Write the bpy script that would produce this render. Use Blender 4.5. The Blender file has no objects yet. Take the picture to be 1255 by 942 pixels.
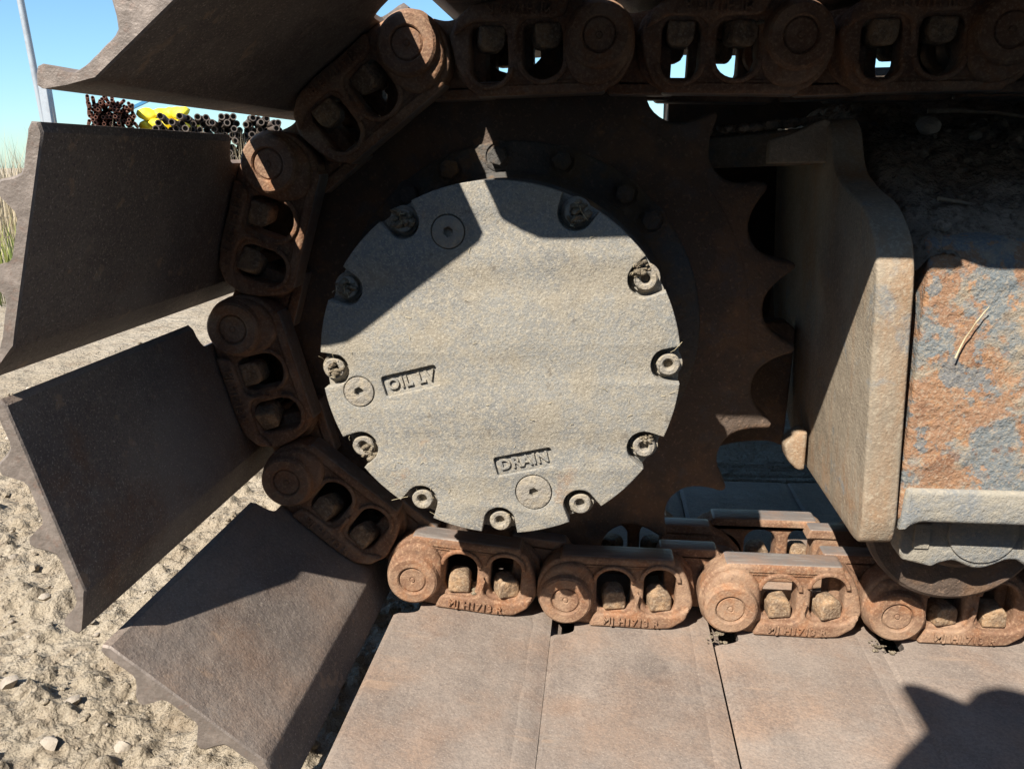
import bpy, bmesh, math, random
import numpy as np
from mathutils import Matrix, Vector
random.seed(7); rng = np.random.default_rng(7)
S = bpy.context.scene
COL = S.collection
# ---------------------------------------------------------------- camera
F, PT, YW, RL = 976.70, 0.2728, 0.1157, -0.0133
CAM = Vector((0.0994, -0.8475, 0.1885))
fw = Vector((-math.sin(YW)*math.cos(PT), math.cos(YW)*math.cos(PT), -math.sin(PT)))
rt = fw.cross(Vector((0, 0, 1))).normalized(); up = rt.cross(fw)
rt, up = rt*math.cos(RL) + up*math.sin(RL), up*math.cos(RL) - rt*math.sin(RL)
cd = bpy.data.cameras.new("camera"); cam = bpy.data.objects.new("camera", cd); COL.objects.link(cam)
cam.matrix_world = Matrix(((rt.x, up.x, -fw.x, CAM.x), (rt.y, up.y, -fw.y, CAM.y), (rt.z, up.z, -fw.z, CAM.z), (0, 0, 0, 1)))
cd.sensor_width = 36; cd.lens = F/1255*36; cd.clip_start = .02; cd.clip_end = 3000
S.camera = cam
# ---------------------------------------------------------------- light
SUN = Vector((-0.46, -0.83, 1.0)).normalized()          # towards the sun
EL = math.asin(SUN.z)
w = bpy.data.worlds.new("World"); S.world = w; w.use_nodes = True
nt = w.node_tree; bg = nt.nodes['Background']
sk = nt.nodes.new('ShaderNodeTexSky'); sk.sky_type = 'NISHITA'; sk.sun_disc = False
sk.sun_elevation = EL; sk.sun_rotation = math.atan2(SUN.x, SUN.y)
sk.air_density = 1.0; sk.dust_density = .3; sk.ozone_density = 2.0
tn = nt.nodes.new('ShaderNodeMix'); tn.data_type = 'RGBA'; tn.blend_type = 'MULTIPLY'; tn.inputs[0].default_value = 1
nt.links.new(sk.outputs[0], tn.inputs[6]); tn.inputs[7].default_value = (.72, .97, 1.10, 1)
nt.links.new(tn.outputs[2], bg.inputs[0]); bg.inputs[1].default_value = 0.080
sl = bpy.data.lights.new("sun", 'SUN'); sl.energy = 5.0; sl.angle = math.radians(.5); sl.color = (1, .94, .84)
so = bpy.data.objects.new("sun", sl); COL.objects.link(so)
so.rotation_euler = SUN.to_track_quat('Z', 'Y').to_euler(); so.location = (-3, -5, 6)
S.view_settings.view_transform = 'Standard'; S.view_settings.look = 'None'
S.view_settings.exposure = 1.03; S.view_settings.gamma = 1; S.view_settings.use_curve_mapping = False
S.cycles.max_bounces = 6; S.cycles.diffuse_bounces = 3

# ---------------------------------------------------------------- materials
def M(name, base, layers=(), rough=.85, metal=0., bump=(), spec=.35, lit_dust=None):
    m = bpy.data.materials.new(name); m.use_nodes = True; n = m.node_tree.nodes; l = m.node_tree.links
    b = n['Principled BSDF']; geo = n.new('ShaderNodeNewGeometry')
    b.inputs['Metallic'].default_value = metal; b.inputs['Roughness'].default_value = rough
    b.inputs['Specular IOR Level'].default_value = spec
    def off(seed):
        v = n.new('ShaderNodeVectorMath'); v.operation = 'ADD'; l.new(geo.outputs['Position'], v.inputs[0])
        v.inputs[1].default_value = (seed*1.37, seed*2.11+.3, seed*.73); return v.outputs[0]
    def turn(src):                                       # turn the noise lattice out of the plane of the flat faces
        v = n.new('ShaderNodeVectorRotate'); v.rotation_type = 'EULER_XYZ'; l.new(src, v.inputs['Vector']); v.inputs['Rotation'].default_value = (.61, .83, .37); return v.outputs[0]
    def noise(scale, detail, seed, rgh=.6, stretch=None):
        t = n.new('ShaderNodeTexNoise'); t.inputs['Scale'].default_value = scale
        t.inputs['Detail'].default_value = detail; t.inputs['Roughness'].default_value = rgh
        src = off(seed)
        if stretch:
            mp = n.new('ShaderNodeVectorMath'); mp.operation = 'MULTIPLY'; l.new(src, mp.inputs[0]); mp.inputs[1].default_value = stretch; src = mp.outputs[0]
        l.new(turn(src), t.inputs['Vector']); return t.outputs[0]
    col = n.new('ShaderNodeRGB'); col.outputs[0].default_value = (*base, 1); cur = col.outputs[0]
    for i, L in enumerate(layers):
        c, sc, lo, hi = L[:4]; amt = L[4] if len(L) > 4 else 1; st = L[5] if len(L) > 5 else None
        r = n.new('ShaderNodeMapRange'); l.new(noise(sc, 8, i*3.7+1, .65, st), r.inputs[0])
        r.inputs[1].default_value = lo; r.inputs[2].default_value = hi; r.inputs[3].default_value = 0; r.inputs[4].default_value = amt
        mx = n.new('ShaderNodeMix'); mx.data_type = 'RGBA'; l.new(r.outputs[0], mx.inputs[0]); l.new(cur, mx.inputs[6])
        mx.inputs[7].default_value = (*c, 1); cur = mx.outputs[2]
    if lit_dust:                                             # upward faces lighter: dusty, with sun-to-shade contrast also painted in
        sp = n.new('ShaderNodeSeparateXYZ'); l.new(geo.outputs['True Normal'], sp.inputs[0])
        r = n.new('ShaderNodeMapRange'); r.interpolation_type = 'SMOOTHSTEP'; l.new(sp.outputs[2], r.inputs[0]); r.inputs[1].default_value = lit_dust[1]; r.inputs[2].default_value = lit_dust[2]
        r2 = n.new('ShaderNodeMapRange'); l.new(noise(lit_dust[4], 8, 9, .7), r2.inputs[0]); r2.inputs[1].default_value = .40; r2.inputs[2].default_value = .58; r2.inputs[3].default_value = lit_dust[3]*.55; r2.inputs[4].default_value = lit_dust[3]*.97
        q = n.new('ShaderNodeMath'); q.operation = 'MULTIPLY'; l.new(r.outputs[0], q.inputs[0]); l.new(r2.outputs[0], q.inputs[1])
        r3 = n.new('ShaderNodeMapRange'); l.new(noise(9, 7, 14, .68, (1, .45, 1)), r3.inputs[0]); r3.inputs[1].default_value = .36; r3.inputs[2].default_value = .62; r3.inputs[3].default_value = .42; r3.inputs[4].default_value = 1
        q3 = n.new('ShaderNodeMath'); q3.operation = 'MULTIPLY'; l.new(q.outputs[0], q3.inputs[0]); l.new(r3.outputs[0], q3.inputs[1])
        r4 = n.new('ShaderNodeMapRange'); l.new(noise(12, 6, 17, .6), r4.inputs[0]); r4.inputs[1].default_value = .42; r4.inputs[2].default_value = .62
        dc = n.new('ShaderNodeMix'); dc.data_type = 'RGBA'; l.new(r4.outputs[0], dc.inputs[0]); dc.inputs[6].default_value = (*lit_dust[0], 1); dc.inputs[7].default_value = (lit_dust[0][0]*1.04, lit_dust[0][1]*.90, lit_dust[0][2]*.80, 1)
        mx = n.new('ShaderNodeMix'); mx.data_type = 'RGBA'; l.new(q3.outputs[0], mx.inputs[0]); l.new(cur, mx.inputs[6]); l.new(dc.outputs[2], mx.inputs[7]); cur = mx.outputs[2]
    l.new(cur, b.inputs['Base Color'])
    prev = None
    for i, (sc, dist, det) in enumerate(bump):
        bp = n.new('ShaderNodeBump'); bp.inputs['Strength'].default_value = 1; bp.inputs['Distance'].default_value = dist
        l.new(noise(sc, det, i*5+20, .6), bp.inputs['Height'])
        if prev: l.new(prev, bp.inputs['Normal'])
        prev = bp.outputs[0]
    if prev: l.new(prev, b.inputs['Normal'])
    return m

m_link = M("rusty_link_steel", (.17, .092, .056), [((.30, .20, .135), 14, .44, .62, .8), ((.27, .12, .055), 40, .5, .66, .7), ((.40, .26, .16), 330, .50, .66, .6), ((.10, .06, .045), 120, .56, .7, .6)], .8, 0, [(45, .002, 6), (420, .0009, 4)])
m_rail = M("worn_rail_steel", (.21, .18, .165), [((.34, .2, .13), 30, .45, .7, .7), ((.42, .38, .34), 150, .5, .7, .6, (.12, 1, 1))], .45, .3, [(300, .0006, 4)], .5)
m_nut = M("dusty_nut_steel", (.17, .115, .075), [((.36, .23, .13), 60, .45, .6, .8), ((.42, .33, .23), 300, .5, .65, .6), ((.12, .07, .05), 380, .6, .7, .8)], .85, 0, [(160, .003, 5)])
m_shoe = M("brown_shoe_steel", (.080, .065, .061), [((.14, .115, .10), 5, .40, .60, .9), ((.19, .155, .125), 230, .53, .66, .7), ((.14, .075, .045), 8, .56, .68, .7), ((.045, .038, .038), 420, .53, .64, .7), ((.24, .20, .17), 30, .60, .72, .45, (1, .2, 1)), ((.20, .17, .145), 55, .58, .66, .4), ((.30, .20, .13), 40, .61, .66, .5, (.10, 1, 1)), ((.20, .175, .155), 3.2, .50, .62, .55), ((.36, .31, .265), 520, .58, .63, .7)], .68, .0, [(420, .0006, 4), (60, .001, 4), (14, .003, 4)], .35, ((.30, .245, .205), .15, .95, .95, 300))
m_edge = M("worn_shoe_end_steel", (.17, .14, .12), [((.26, .215, .185), 60, .45, .62, .8), ((.2, .13, .10), 120, .55, .7, .6)], .55, .2, [(60, .0016, 5), (400, .0004, 3)])
m_cover = M("dusty_cover_paint", (.185, .18, .17), [((.25, .24, .218), 7, .38, .58, .9), ((.29, .24, .17), 26, .50, .62, .6), ((.30, .265, .21), 170, .47, .58, .75), ((.165, .175, .18), 14, .57, .68, .7), ((.33, .19, .10), 9, .61, .68, .6), ((.14, .12, .10), 60, .63, .68, .6), ((.40, .36, .29), 480, .53, .60, .7), ((.09, .09, .09), 560, .58, .65, .6)], .9, 0, [(420, .0009, 5), (1100, .0004, 3), (25, .002, 4)], .2)
m_bolt = M("dusty_bolt_steel", (.25, .225, .19), [((.33, .28, .21), 120, .45, .6, .9), ((.22, .2, .19), 260, .55, .7, .6)], .8, 0, [(300, .002, 5)], .3)
m_mud = M("dried_mud", (.19, .155, .11), [((.29, .245, .18), 160, .45, .6, .9), ((.14, .10, .07), 220, .55, .7, .7)], .97, 0, [(220, .006, 6)], .1)
m_hub = M("oily_hub_steel", (.075, .07, .065), [((.12, .085, .05), 20, .48, .62, .8), ((.06, .08, .095), 12, .55, .66, .7), ((.26, .13, .045), 13, .54, .68, .8), ((.16, .13, .10), 200, .55, .66, .6)], .75, 0, [(90, .004, 6), (400, .001, 4)])
m_sprk = M("rusty_sprocket_steel", (.085, .06, .045), [((.155, .09, .052), 14, .47, .60, .85), ((.09, .08, .078), 26, .55, .68, .7), ((.24, .16, .11), 240, .56, .68, .6), ((.30, .15, .07), 40, .62, .72, .6)], .75, 0, [(60, .004, 6), (380, .001, 4)])
m_frame = M("weathered_frame_paint", (.155, .168, .172), [((.29, .235, .17), 24, .47, .56, .85), ((.27, .145, .08), 12, .49, .525, .9), ((.17, .085, .05), 30, .60, .63, .7), ((.34, .18, .09), 75, .55, .62, .8), ((.14, .16, .17), 26, .57, .59, .85), ((.09, .065, .05), 50, .62, .70, .7), ((.36, .30, .225), 330, .5, .62, .5)], .88, 0, [(34, .006, 7), (130, .003, 6), (500, .0008, 3)], .25)
m_plate = M("dusty_frame_plate", (.22, .18, .135), [((.30, .25, .19), 16, .4, .6, .8), ((.40, .22, .11), 12, .57, .7, .6), ((.29, .165, .085), 14, .50, .66, .7, (1, 1, .22)), ((.18, .195, .20), 22, .58, .68, .8), ((.38, .32, .24), 260, .50, .64, .6), ((.16, .12, .09), 300, .6, .7, .5)], .93, 0, [(40, .0016, 6), (14, .003, 4), (420, .0009, 4)], .2)
m_dark = M("shaded_inner_steel", (.055, .045, .038), [((.11, .07, .045), 15, .5, .65, .8)], .9, 0, [(60, .004, 5)], .2)  # shade of the deep frame pocket is put into this dark colour
m_roll = M("dusty_roller_casting", (.19, .195, .195), [((.28, .25, .20), 30, .4, .6, .85), ((.34, .30, .235), 300, .5, .62, .6)], .88, 0, [(150, .002, 5), (600, .0008, 3)], .3)
m_soil = M("dark_soil", (.22, .18, .14), [((.32, .26, .20), 40, .45, .62, .8), ((.08, .06, .045), 120, .5, .65, .8)], .98, 0, [(120, .008, 8)], .1)
m_sand = M("sandy_ground", (.34, .28, .205), [((.41, .35, .27), 3, .4, .6, .8), ((.24, .185, .13), 18, .52, .66, .7), ((.18, .145, .11), 170, .54, .66, .7), ((.42, .36, .28), 90, .57, .66, .6)], .97, 0, [(45, .014, 8), (220, .005, 5), (12, .03, 5)], .1)
m_peb = M("pebble_stone", (.34, .29, .235), [((.36, .31, .25), 25, .5, .6, .8), ((.27, .23, .19), 40, .55, .65, .8)], .85, 0, [(200, .002, 5)], .3)
m_straw = M("dry_straw", (.50, .42, .27), [((.36, .28, .17), 30, .5, .6, .8)], .8)
m_twig = M("grey_twig_bark", (.20, .155, .11), [((.32, .26, .19), 60, .5, .6, .8)], .9)
m_green = M("green_grass_blade", (.10, .15, .03), [((.30, .30, .08), 2, .42, .58, .9)], .7)
m_weed = M("dry_weed_stalk", (.30, .24, .15), [((.42, .35, .24), 2, .45, .6, .9)], .8)
m_pole = M("galvanised_pole", (.36, .38, .40), [((.28, .29, .31), 5, .5, .6, .6)], .5, .3)
m_pipe1 = M("red_rust_pipe", (.16, .065, .045), [((.27, .13, .09), 9, .45, .6, .8)], .8)
m_pipe2 = M("grey_brown_pipe", (.10, .075, .06), [((.22, .18, .15), 5, .48, .64, .7), ((.05, .04, .04), 7, .55, .65, .7)], .7)
m_bore = M("dark_pipe_bore", (.02, .015, .012))
m_yel = M("yellow_plastic", (.75, .58, .02), [((.85, .72, .08), 8, .45, .6, .8)], .6)
m_bluep = M("blue_painted_steel", (.05, .20, .36), (), .5)
m_cloth = M("dark_blue_cloth", (.04, .05, .09), (), .9)
m_cont = M("added_container_paint", (.34, .35, .36), [((.16, .09, .06), 5, .6, .7, .8)], .6)
m_skin = M("skin", (.45, .27, .19), (), .6)

# ---------------------------------------------------------------- helpers
def tag(o, label=None, cat=None, group=None, kind=None):
    if label: o['label'] = label
    if cat: o['category'] = cat
    if group: o['group'] = group
    if kind: o['kind'] = kind
    return o
def empty(name, loc):
    o = bpy.data.objects.new(name, None); COL.objects.link(o); o.location = loc; o.empty_display_size = .05; return o
def link(name, me, parent=None, loc=None, ry=0.):
    o = bpy.data.objects.new(name, me); COL.objects.link(o)
    if parent is not None: o.parent = parent
    if loc is not None: o.location = loc
    if ry: o.rotation_euler = (0, ry, 0)
    return o
class G:
    """geometry gatherer: vertices, faces and material slots"""
    def __init__(s): s.v = []; s.f = []; s.m = []; s.flat = set()
    def add(s, vs, fs, mi=0, mat=None):
        k = len(s.v); s.v += [tuple((mat @ Vector(p)) if mat is not None else p) for p in vs]
        s.f += [tuple(i+k for i in f) for f in fs]; s.m += [mi]*len(fs); return s
    def addmesh(s, me, mi=0, mat=None):
        k = len(s.f); s.flat |= {k+p.index for p in me.polygons if abs(p.normal.z) > .9995}      # flat caps keep their own normal
        return s.add([v.co[:] for v in me.vertices], [tuple(p.vertices) for p in me.polygons], mi, mat)
    def mesh(s, name, mats, ang=35):
        me = bpy.data.meshes.new(name); me.from_pydata(s.v, [], s.f)
        for m in mats: me.materials.append(m)
        me.polygons.foreach_set('material_index', s.m); me.polygons.foreach_set('use_smooth', [i not in s.flat for i in range(len(s.f))])
        me.set_sharp_from_angle(angle=math.radians(ang)); me.update(); return me
ROT = Matrix.Rotation(math.pi/2, 4, 'X')                 # curve plane XY -> XZ, extrusion along Y
ROTX = Matrix(((0, 0, 1, 0), (1, 0, 0, 0), (0, 1, 0, 0), (0, 0, 0, 1)))   # (y,z) profile, extrusion along X
def slab(loops, t, bev=.002, res=2):
    """closed loops (outer + holes) -> extruded rounded mesh, centred, in XY / thickness Z"""
    c = bpy.data.curves.new('tmp', 'CURVE'); c.dimensions = '2D'; c.fill_mode = 'BOTH'
    for L in loops:
        s = c.splines.new('POLY'); s.points.add(len(L)-1)
        for p, q in zip(s.points, L): p.co = (q[0], q[1], 0, 1)
        s.use_cyclic_u = True
    c.extrude = max(t/2-bev, .0001); c.bevel_depth = bev; c.bevel_resolution = res; c.offset = -bev
    o = bpy.data.objects.new('tmp', c); COL.objects.link(o)
    dg = bpy.context.evaluated_depsgraph_get(); me = bpy.data.meshes.new_from_object(o.evaluated_get(dg))
    bpy.data.objects.remove(o); bpy.data.curves.remove(c)
    bm = bmesh.new(); bm.from_mesh(me); bmesh.ops.remove_doubles(bm, verts=bm.verts, dist=1e-5); bmesh.ops.recalc_face_normals(bm, faces=bm.faces); bm.to_mesh(me); bm.free()
    return me
def text(s, size, t, off_=.004):
    c = bpy.data.curves.new('tmp', 'FONT'); c.body = s; c.size = size; c.extrude = t/2; c.bevel_depth = size*.025; c.align_x = 'CENTER'; c.align_y = 'CENTER'; c.space_character = 1.12; c.offset = size*off_; c.resolution_u = 3
    o = bpy.data.objects.new('tmp', c); COL.objects.link(o)
    dg = bpy.context.evaluated_depsgraph_get(); me = bpy.data.meshes.new_from_object(o.evaluated_get(dg))
    bpy.data.objects.remove(o); bpy.data.curves.remove(c); return me
def Y(y): return Matrix.Translation((0, y, 0)) @ ROT
def rnd(pts, r, n=5):
    """round the corners of a polygon"""
    out = []; N = len(pts)
    for i, p in enumerate(pts):
        rr = r if not hasattr(r, '__len__') else r[i]
        p = Vector(p); a = Vector(pts[i-1]); b = Vector(pts[(i+1) % N])
        da = (a-p); db = (b-p); d = min(rr, da.length*.45, db.length*.45)
        if d < 1e-5: out.append(tuple(p)); continue
        A = p+da.normalized()*d; B = p+db.normalized()*d
        for k in range(n+1):
            t = k/n; q = A*(1-t)**2+p*2*t*(1-t)+B*t*t; out.append((q.x, q.y))
    return out
def circ(x, z, r, n=32, a0=0, a1=2*math.pi, end=False):
    return [(x+r*math.cos(a0+(a1-a0)*i/(n if not end else n-1)), z+r*math.sin(a0+(a1-a0)*i/(n if not end else n-1))) for i in range(n)]
def lathe(prof, n=48, axis='Y'):
    """prof: list of (r, y)"""
    vs = []; fs = []
    for i in range(n):
        a = 2*math.pi*i/n
        for r, y in prof: vs.append((r*math.cos(a), y, r*math.sin(a)))
    m = len(prof)
    for i in range(n):
        j = (i+1) % n
        for k in range(m-1): fs.append((i*m+k, i*m+k+1, j*m+k+1, j*m+k))
    return vs, fs
def box(x0, x1, y0, y1, z0, z1):
    v = [(x, y, z) for x in (x0, x1) for y in (y0, y1) for z in (z0, z1)]
    return v, [(0, 1, 3, 2), (4, 6, 7, 5), (0, 4, 5, 1), (2, 3, 7, 6), (0, 2, 6, 4), (1, 5, 7, 3)]
def tube(pts, r, n=6):
    vs = []; fs = []
    pts = [Vector(p) for p in pts]
    for i, p in enumerate(pts):
        d = (pts[min(i+1, len(pts)-1)]-pts[max(i-1, 0)]).normalized()
        a = d.orthogonal().normalized(); b = d.cross(a)
        rr = r[i] if hasattr(r, '__len__') else r
        vs += [tuple(p+a*rr*math.cos(2*math.pi*k/n)+b*rr*math.sin(2*math.pi*k/n)) for k in range(n)]
    for i in range(len(pts)-1):
        for k in range(n): fs.append((i*n+k, i*n+(k+1) % n, (i+1)*n+(k+1) % n, (i+1)*n+k))
    fs.append(tuple(range(n))[::-1]); fs.append(tuple((len(pts)-1)*n+k for k in range(n)))
    return vs, fs
def vnoise(x, y, seed=0):
    """numpy value noise"""
    xi = np.floor(x).astype(np.int64); yi = np.floor(y).astype(np.int64); xf = x-xi; yf = y-yi
    def h(a, b):
        k = (a*374761393+b*668265263+seed*974634777) & 0x7fffffff
        k = ((k ^ (k >> 13))*1274126177) & 0x7fffffff
        return ((k ^ (k >> 16)) & 0xffff)/65535.
    u = xf*xf*(3-2*xf); v = yf*yf*(3-2*yf)
    return (h(xi, yi)*(1-u)+h(xi+1, yi)*u)*(1-v)+(h(xi, yi+1)*(1-u)+h(xi+1, yi+1)*u)*v
def fbm(x, y, sc, oc=5, seed=0, g=.5):
    s = 0; a = 1; t = 0
    for o in range(oc): s = s+a*vnoise(x*sc, y*sc, seed+o); t += a; a *= g; sc *= 2.03
    return s/t-.5
def sheet(name, X, Yy, Z, mat):
    ny, nx = X.shape; me = bpy.data.meshes.new(name)
    co = np.stack([X, Yy, Z], -1).reshape(-1, 3)
    i = np.arange(ny*nx).reshape(ny, nx); q = np.stack([i[:-1, :-1], i[:-1, 1:], i[1:, 1:], i[1:, :-1]], -1).reshape(-1, 4)
    me.vertices.add(len(co)); me.vertices.foreach_set('co', co.ravel()); me.loops.add(q.size); me.loops.foreach_set('vertex_index', q.ravel())
    me.polygons.add(len(q)); me.polygons.foreach_set('loop_start', np.arange(0, q.size, 4)); me.polygons.foreach_set('use_smooth', np.ones(len(q), bool))
    me.update(calc_edges=True); me.materials.append(mat); return me
def stone(r, seed, squash=.7):
    bm = bmesh.new(); bmesh.ops.create_icosphere(bm, subdivisions=2 if r > .012 else 1, radius=1)
    rr = random.Random(seed); k = [Vector((rr.uniform(-1, 1), rr.uniform(-1, 1), rr.uniform(-1, 1))).normalized() for _ in range(7)]
    for v in bm.verts:
        n = v.co.normalized(); s = 1
        for q in k:
            d = n.dot(q)
            if d > .55: s -= (d-.55)*.55
        v.co = Vector((n.x*s*r*1.2, n.y*s*r, n.z*s*r*squash))
    vs = [v.co[:] for v in bm.verts]; fs = [tuple(v.index for v in f.verts) for f in bm.faces]; bm.free(); return vs, fs
def at(px, py, Yd):
    d = fw*F+rt*(px-627.5)-up*(py-471); t = (Yd-CAM.y)/d.y; return CAM+d*t

# ---------------------------------------------------------------- ground
GZ = -.408
u = np.linspace(-1, 1, 460); k = 7.6
gx = -.75+np.sinh(u*k)/math.sinh(k)*900; 
# denser middle: blend a fine linear core
core = np.linspace(-1, 1, 460)
gx = -.55+core*.9+np.sign(core)*np.maximum(0, np.abs(core)-.72)**3*60000*1.2
gy = .35+core*.95+np.sign(core)*np.maximum(0, np.abs(core)-.72)**3*60000*1.2
X, Yg = np.meshgrid(gx, gy)
def gz(X, Yg):
    r = np.hypot(X+.5, Yg-.3)
    near = np.clip(1.6-r*.6, 0.05, 1)
    z = GZ+fbm(X, Yg, 1.3, 3, 3)*.07+fbm(X, Yg, 5, 4, 11)*.035+np.maximum(0, fbm(X, Yg, 34, 5, 23)-.06)*.07*near+fbm(X, Yg, 80, 4, 31)*.016*near
    under = np.clip((X+.22)/.15, 0, 1)*np.clip((.75-np.abs(Yg-.1))/.1, 0, 1)
    return np.where(r < 60, z, GZ)-.02*under
Z = gz(X, Yg)
ground = link('ground', sheet('ground', X, Yg, Z, m_sand)); tag(ground, kind='structure')
g = G()
for i in range(4200):
    x = rng.uniform(-1.5, .1); y = rng.uniform(-.5, 1.6)
    if rng.random() < .3: x = rng.uniform(-3.5, 0); y = rng.uniform(.5, 4)
    r = .0020*(1+rng.pareto(2.4)); r = min(r, .009)
    vs, fs = stone(r, i); z = float(gz(np.array([x]), np.array([y]))[0])
    g.add(vs, fs, 0, Matrix.Translation((x, y, z+r*.25)) @ Matrix.Rotation(rng.uniform(0, 6.28), 4, 'Z') @ Matrix.Rotation(rng.uniform(-.5, .5), 4, 'X'))
g.m = [(0 if (i//20) % 4 == 0 else 1) for i in range(len(g.f))]
tag(link('gravel', g.mesh('gravel', [m_peb, m_sand], 60)), 'small pale pebbles and crumbs scattered over the sandy ground', 'gravel', kind='stuff')
stones = [(150, 905, .011, 'rounded pale stone nearest the lower corner of the bottom left track shoe'), (92, 868, .010, 'small flat tan stone lying alone on bare sand at lower left'),
          (60, 915, .012, 'largest pale stone near the bottom edge of the sand'), (14, 850, .012, 'grey brown stone touching the left edge of the picture'),
          (55, 735, .011, 'angular stone on the sand beside the tip of the dark left shoe'), (20, 690, .009, 'small light pebble highest up on the sand left of the track shoes')]
for i, (px, py, r, lab) in enumerate(stones):
    d = fw*F+rt*(px-627.5)-up*(py-471); p = CAM+d*((GZ-CAM.z)/d.z)
    vs, fs = stone(r, 900+i, .75); o = link('stone', G().add(vs, fs).mesh('stone', [m_peb], 50)); o.location = (p.x, p.y, float(gz(np.array([p.x]), np.array([p.y]))[0])+r*.2); o.rotation_euler = (0, 0, i*1.3)
    tag(o, lab, 'stone', 'pale stones lying on the sand')

# ---------------------------------------------------------------- track shoe, link, nut, pin, bushing (shared meshes; local x along the link, -z outward)
inner = [(-.018, .0415), (-.012, .038), (0, .0378), (.03, .038), (.07, .0382), (.11, .038), (.138, .038), (.1515, .0382), (.1545, .0396), (.170, .0492), (.1865, .0585)]
_us = [.1875, .1868, .1850]+[.183-.0045*i for i in range(45)]
def _ov(u_):
    v_ = .0492+.0085*max(0, (u_-.148)/.037)**1.4
    for c_, h_ in ((.0355, .0195), (.1015, .0205), (.1765, .0150)): v_ += h_*math.exp(-(abs(u_-c_)/.0098)**2.6)
    return v_
outer = [(.1878, .0625)]+[(u_, _ov(u_)) for u_ in _us[1:] if u_ > -.012]+[(-.0165, .0478)]
prof = inner+outer; ni = len(inner)
def notch(y):
    y = min(y, .185-y)
    d = 0
    if -.012 < y < .062: t = min(y+.012, .062-y)/.013; d = .029*math.sqrt(max(0, 1-(1-min(1, t))**2))
    return -.018+d
ys = [-.305, -.3035, -.29, -.22, -.15, -.08, -.03, -.0121, -.0115, -.010, -.007, -.003, .001, .01, .03, .049, .053, .057, .060, .0615, .0621, .08]
ys = ys+[.185-y for y in reversed(ys)]
cx, cv = .08, .046
def make_shoe():
    vs = []; fs = []; m = len(prof); mi = []
    rr = random.Random(3)
    for j, y in enumerate(ys):
        e = (j == 0 or j == len(ys)-1)
        um = notch(y)
        for (a, b) in prof:
            a2 = max(a, um)
            if e: a2 = a2+(.0012 if a2 < cx else -.0012); b = b+(.0013 if b < .0455 else -.0013)
            yy = y+(rr.uniform(-.0004, .0004) if (j < 2 or j >= len(ys)-2) else 0)
            vs.append((a2, yy, -b))
    n = len(ys)
    for j in range(n-1):
        for k in range(m):
            k2 = (k+1) % m; fs.append((j*m+k, (j+1)*m+k, (j+1)*m+k2, j*m+k2)); mi.append(1 if j == 0 or j == n-2 else 0)
    fs.append(tuple(range(m))); mi.append(1); fs.append(tuple((n-1)*m+k for k in range(m))[::-1]); mi.append(1)
    me = bpy.data.meshes.new('track_shoe'); me.from_pydata(vs, [], fs)
    for q in (m_shoe, m_edge): me.materials.append(q)
    me.polygons.foreach_set('material_index', mi)
    bm = bmesh.new(); bm.from_mesh(me); bmesh.ops.remove_doubles(bm, verts=bm.verts, dist=1e-5); bmesh.ops.recalc_face_normals(bm, faces=bm.faces); bm.to_mesh(me); bm.free()
    me.polygons.foreach_set('use_smooth', [True]*len(me.polygons)); me.set_sharp_from_angle(angle=math.radians(28)); return me
shoe_me = make_shoe()
def window(x0, x1, top, bot, tilt=0):
    w_ = (x1-x0); h = []
    h += [(x0+.004, -bot), ((x1-.004), -bot), (x1, -bot+.008)]
    for i in range(9):
        a = math.pi*i/8; h.append(((x0+x1)/2+w_/2*math.cos(a), -top-w_*.42+w_*.42*math.sin(a)+tilt*math.cos(a)))
    h += [(x0, -bot+.008)]
    return rnd(h, .003, 2)
W1 = window(.0365, .077, -.038, .0150); W2 = window(.0925, .1305, -.0415, .0140)
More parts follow.
